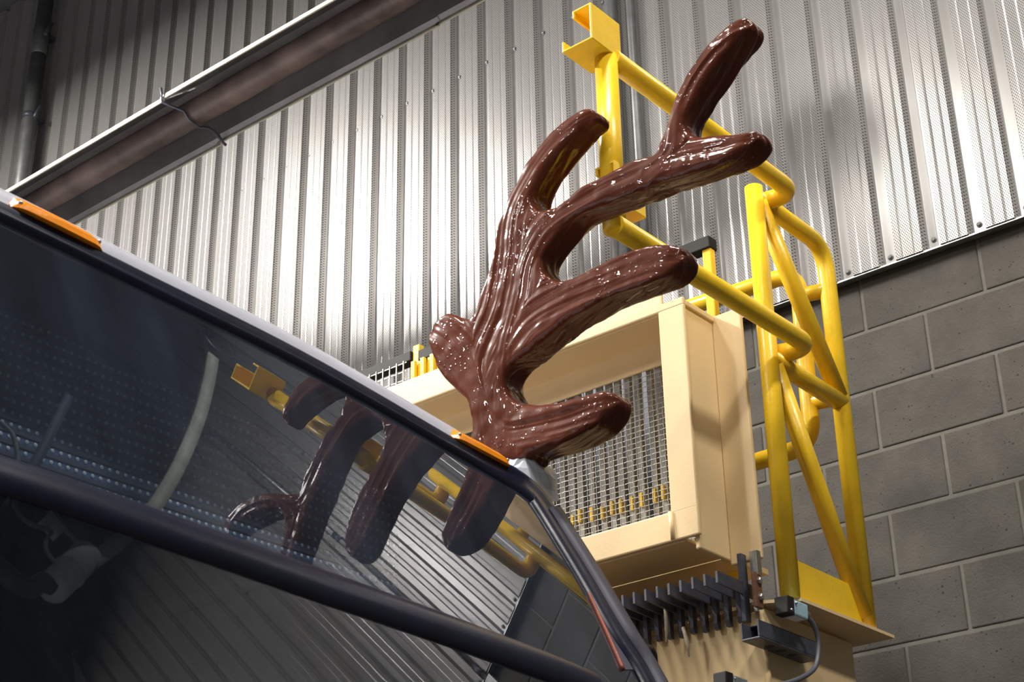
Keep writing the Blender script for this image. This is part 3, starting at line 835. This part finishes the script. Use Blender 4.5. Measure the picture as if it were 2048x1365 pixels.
# rack of hanging slats behind the mesh
rk = thing('slat_rack', (-2.8, 3.4, 1.15), 'rack of grey upright slats under a black top bar behind the mesh', 'rack')
RY = 3.42
m_ = MB(); m_.box((-3.9, RY-.02, 2.238), (-3.222, RY+.02, 2.272)); m_.build('top_bar', MT['black_paint'], rk, bevel=.003)
m_ = MB(); m_.box((-3.19, RY-.02, 2.225), (-2.088, RY+.02, 2.262)); m_.build('top_bar', MT['black_paint'], rk, bevel=.003)
for x in (-3.75, -3.206, -3.17, -3.13, -2.105):
    m_ = MB(); m_.box((x-.014, RY-.012, 1.16), (x+.014, RY+.012, 2.25 if x != -3.206 else 2.29)); m_.build('upright', MT['yellow'], rk, bevel=.003)
m_ = MB()
for i in range(6): m_.box((-3.21+.02*i, RY-.030+.012*(i % 2), 1.95), (-3.195+.02*i, RY-.018+.012*(i % 2), 2.225))
m_.build('ribbed_plate', MT['yellow'], rk)
m_ = MB(); m_.bar((-3.9, RY-.03, 2.0), (-3.22, RY-.03, 2.0), .004, .004)
for x in np.arange(-3.9, -3.23, .03): m_.box((x-.0015, RY-.034, 1.95), (x+.0015, RY-.031, 2.236))
for z in np.arange(1.96, 2.23, .03): m_.box((-3.9, RY-.031, z-.0015), (-3.23, RY-.028, z+.0015))
m_.build('upper_mesh', MT['wire'], rk)
MB().box((-3.9, 3.50, 1.16), (-2.20, 3.515, 1.98)).build('back_panel', MT['steel_dark'], rk)
MB().box((-3.9, 3.308, 1.290), (-2.05, 3.495, 1.304)).build('bottom_tray', MT['cream'], rk)
slat0 = tab0 = None
tabz = P(1335, 985, Y=3.315)[2]
for i, x in enumerate(np.arange(-2.062, -3.75, -.034)):
    if slat0 is None:
        slat0 = MB().box((x-.0085, 3.318, 1.31), (x+.0085, 3.332, 1.93)).build('slat', MT['slat'], rk)
        tab0 = MB().box((x-.0045, 3.309, tabz-.019), (x+.0045, 3.3175, tabz+.019)).build('yellow_tab', MT['tab'], slat0)
    else:
        o = clone(slat0, rk, (x+2.062, random.uniform(-.006, .008), 0)); t2 = clone(tab0, o, (0, 0, random.uniform(-.004, .004)))
        o.rotation_euler.z = 0
MB().tube([(-2.135, 3.295, 1.55), (-2.132, 3.295, 1.95)], .008, 14).build('steel_rod', MT['galv'], rk)
MB().box((-2.178, 3.290, 1.56), (-2.164, 3.300, 1.92)).build('pale_strip', MT['plastic'], rk)

# lower column with comb of blades
bc = thing('support_column', (-2.4, 3.5, ZF), 'cream steel column carrying the railing and the dark comb blades', 'column')
CX, CY = -1.944, 3.262
cb('front_plate', (-3.6, CY, ZF), (CX, CY+.012, 1.125), bc)
cb('side_plate', (CX-.012, CY+.012, ZF), (CX, 3.70, 1.135), bc)
cb('back_plate', (-3.6, 3.69, ZF), (CX-.012, 3.70, 1.12), bc)
m_ = MB(); m_.prism([(-1.95, 3.265, 1.150), (-1.862, 3.315, 1.150), (-1.855, 3.76, 1.150), (-2.3, 3.76, 1.150), (-2.3, 3.30, 1.150)], (0, 0, -.008)); m_.build('top_plate', MT['cream'], bc)
m_ = MB(); pts = [(CX+.002+random.uniform(-.002, .002), CY+.002, z) for z in np.arange(.5, 1.135, .012)]
m_.tube(pts, [.007+random.uniform(-.0015, .0015) for _ in pts], 8); m_.build('weld_bead', MT['cream'], bc)
blade0 = None
for i in range(13):
    x = -1.968-.034*i
    if blade0 is None:
        b_ = MB(); b_.prism([(x-.003, 3.118, 1.164), (x-.003, 3.118, 1.192), (x-.003, 3.30, 1.192), (x-.003, 3.30, 1.158)], (.006, 0, 0))
        blade0 = b_.build('comb_blade', MT['steel_dark'], bc)
        f_ = MB(); f_.prism([(x-.026, 3.236, 1.185), (x-.026, 3.236, 1.112), (x-.026, 3.240, 1.098), (x-.026, 3.252, 1.098), (x-.026, 3.252, 1.185)], (.012, 0, 0))
        fing0 = f_.build('comb_finger', MT['steel_dark'], blade0)
    else:
        o = clone(blade0, bc, (-.034*i, 0, 0)); clone(fing0, o, (0, 0, random.uniform(-.003, .003)))
cb('hanger_plate', (-1.975, 3.225, 1.095), (-1.963, 3.249, 1.262), bc, 'steel_dark', .001)
cb('hanger_plate', (-1.955, 3.25, 1.12), (-1.945, 3.275, 1.27), bc, 'galv', .001)
cb('hanger_plate', (-1.935, 3.228, 1.20), (-1.922, 3.248, 1.262), bc, 'galv', .001)
pl = cb('bolted_plate', (-1.934, 3.215, 1.12), (-1.924, 3.245, 1.205), bc, 'rust', .001)
for zz in (1.145, 1.185):
    MB().lathe((-1.924, 3.232, zz), (1, 0, 0), [(.009, 0), (.009, .006), (.006, .008), (0, .008)], 6, False).build('bolt', MT['galv'], pl)
for a, b in (((1330,1215),(1332,1285)), ((1366,1255),(1378,1315))):
    p0, p1 = P(*a, Y=3.205), P(*b, Y=3.212)
    MB().tube([p0, (p0+p1)/2+np.array([.004, 0, 0]), p1], [.004, .006, .0015], 6).build('tape_shred', MT['strut'], bc)

# ------------------------------------------------------------------ yellow safety railing
ra = thing('safety_railing', (-1.87, 3.4, 1.15), 'yellow tubular steel railing with channel brackets at its near end', 'railing')
PX, RX, TR = -1.888, -1.80, .0245
YFP, YBP = 3.322, 3.685
MB().tube([(PX, YFP-.012, 1.150), (PX, YFP, 2.297)], TR, 24).build('post', MT['yellow'], ra)
MB().tube(fillet([(PX, YBP-.005, 1.150), (PX, YBP, 2.268), (PX, YFP, 2.268)], .085), TR, 24).build('bent_post', MT['yellow'], ra)
for zz, y0 in ((2.272, 2.565), (1.815, 2.545)):
    MB().tube(fillet([(RX, y0, zz-.008), (RX, YFP+.062, zz), (PX, YFP+.062-.02, zz)], .055), TR*1.02, 24).build('rail', MT['yellow'], ra)
MB().tube([(PX, YFP, 1.79), (PX, YBP, 1.782)], TR, 24).build('mid_rail', MT['yellow'], ra)
MB().tube([(PX, YFP+.018, 2.262), (PX, YBP-.01, 1.80)], TR*.98, 24).build('diagonal', MT['yellow'], ra)
MB().tube([(PX, YFP+.018, 1.775), (PX, YBP-.018, 1.185)], TR*.98, 24).build('diagonal', MT['yellow'], ra)
MB().box((PX-.004, YFP+.01, 1.150), (PX+.004, YBP-.01, 1.256)).build('toe_plate', MT['yellow'], ra)
LY = 3.66
MB().tube(fillet([(-2.75, LY, 2.235), (-1.965, LY, 2.205), (-1.975, LY, 1.678), (-2.75, LY, 1.678)], .075), TR, 24).build('loop_rail', MT['yellow'], ra)
MB().tube([(-1.97, LY, 2.13), (PX, YBP, 2.13)], TR*.9, 20).build('stub', MT['yellow'], ra)
MB().tube([(-1.97, LY, 1.80), (PX, YBP, 1.80)], TR*.9, 20).build('stub', MT['yellow'], ra)
MB().tube([(RX-.008, 2.556, 1.80), (RX-.008, 2.556, 2.268)], TR*1.1, 24).build('post', MT['yellow'], ra)
def channel(yn, zb):
    L, H, Wd, th, lip = .112, .102, .088, .006, .030
    o = [(0, 0), (0, H), (-Wd*.62, H), (-Wd*.62, H-.022), (-Wd*.62+th, H-.022), (-Wd*.62+th, H-th), (-th, H-th), (-th, th), (-Wd+th, th), (-Wd+th, lip), (-Wd, lip), (-Wd, 0)]
    pts = [(RX+.018+a, yn, zb+b) for a, b in o]
    return MB().prism(pts, (0, L, 0)).build('channel_bracket', MT['yellow'], ra, bevel=.002)
channel(2.470, 2.262)
channel(2.532, 1.862)

# ------------------------------------------------------------------ limit switches and the grey channel they sit on
st = thing('strut_channel', (-1.87, 3.29, 1.02), 'short grey steel channel with three slots bolted below the railing', 'bracket')
m_ = MB(); CXa, CXb = CX+.001, CX+.050
m_.box((CXa, 3.165, 1.028), (CXb, 3.43, 1.033)); m_.box((CXb-.005, 3.165, 1.033), (CXb, 3.43, 1.072)); m_.box((CXa, 3.165, 1.033), (CXa+.004, 3.43, 1.072)); m_.box((CXa, 3.20, 1.068), (CXb, 3.43, 1.072))
m_.build('channel_body', MT['steel_dark'], st, bevel=.0015)
for yy_ in (3.245, 3.295, 3.345):
    MB().lathe((CX+.026, yy_, 1.0278), (0, 0, -1), [(0, 0), (.010, .0002), (.0125, 0)], 16).build('slot', MT['dark'], st)
def limit_switch(c, label, cable):
    c = np.array(c, float)
    t = thing('limit_switch', c, label, 'switch', 'limit switches')
    dy = np.array([0, 1, 0.]); dz = np.array([0, .1, 1.]); dx = np.array([1, 0, 0.])
    MB().obox(c+dy*.008, dx*.016, dy*.033, dz*.019).build('housing', MT['switch'], t, bevel=.004)
    MB().obox(c-dy*.040, dx*.018, dy*.016, dz*.022).build('head', MT['black_paint'], t, bevel=.003)
    MB().obox(c+dy*.006+dz*(-.0195)+dx*.0, dx*.012, dy*.022, dz*.0012).build('name_plate', MT['plastic'], t)
    MB().lathe(c+dy*.040, dy, [(.013, 0), (.013, .010), (.010, .012), (.010, .022), (.007, .024)], 14).build('cable_gland', MT['galv'], t)
    for q in ((-.011, -.012), (.011, .010)):
        MB().lathe(c+dx*.016+dy*(-.028+q[0])+dz*q[1], (1, 0, 0), [(.004, 0), (.004, .004), (0, .005)], 8).build('screw', MT['galv'], t)
    MB().tube(spline([c+dy*.05]+cable, 8), .0062, 10).build('cable', MT['cable_dark'], t)
c1 = P(1587, 1221, X=-1.862)
limit_switch(c1, 'blue-grey limit switch on the grey channel at the column corner', [P(*q, X=-1.855) for q in [(1628,1252),(1637,1290),(1630,1335),(1600,1358),(1560,1372)]])
c2 = P(1466, 1372, Y=3.20)
limit_switch(c2, 'blue-grey limit switch at the bottom edge of the column front', [c2+np.array([0.01, .07, -.03]), c2+np.array([0.012, .075, -.1])])
print('done', sum(len(o.data.polygons) for o in bpy.data.objects if o.type == 'MESH'))
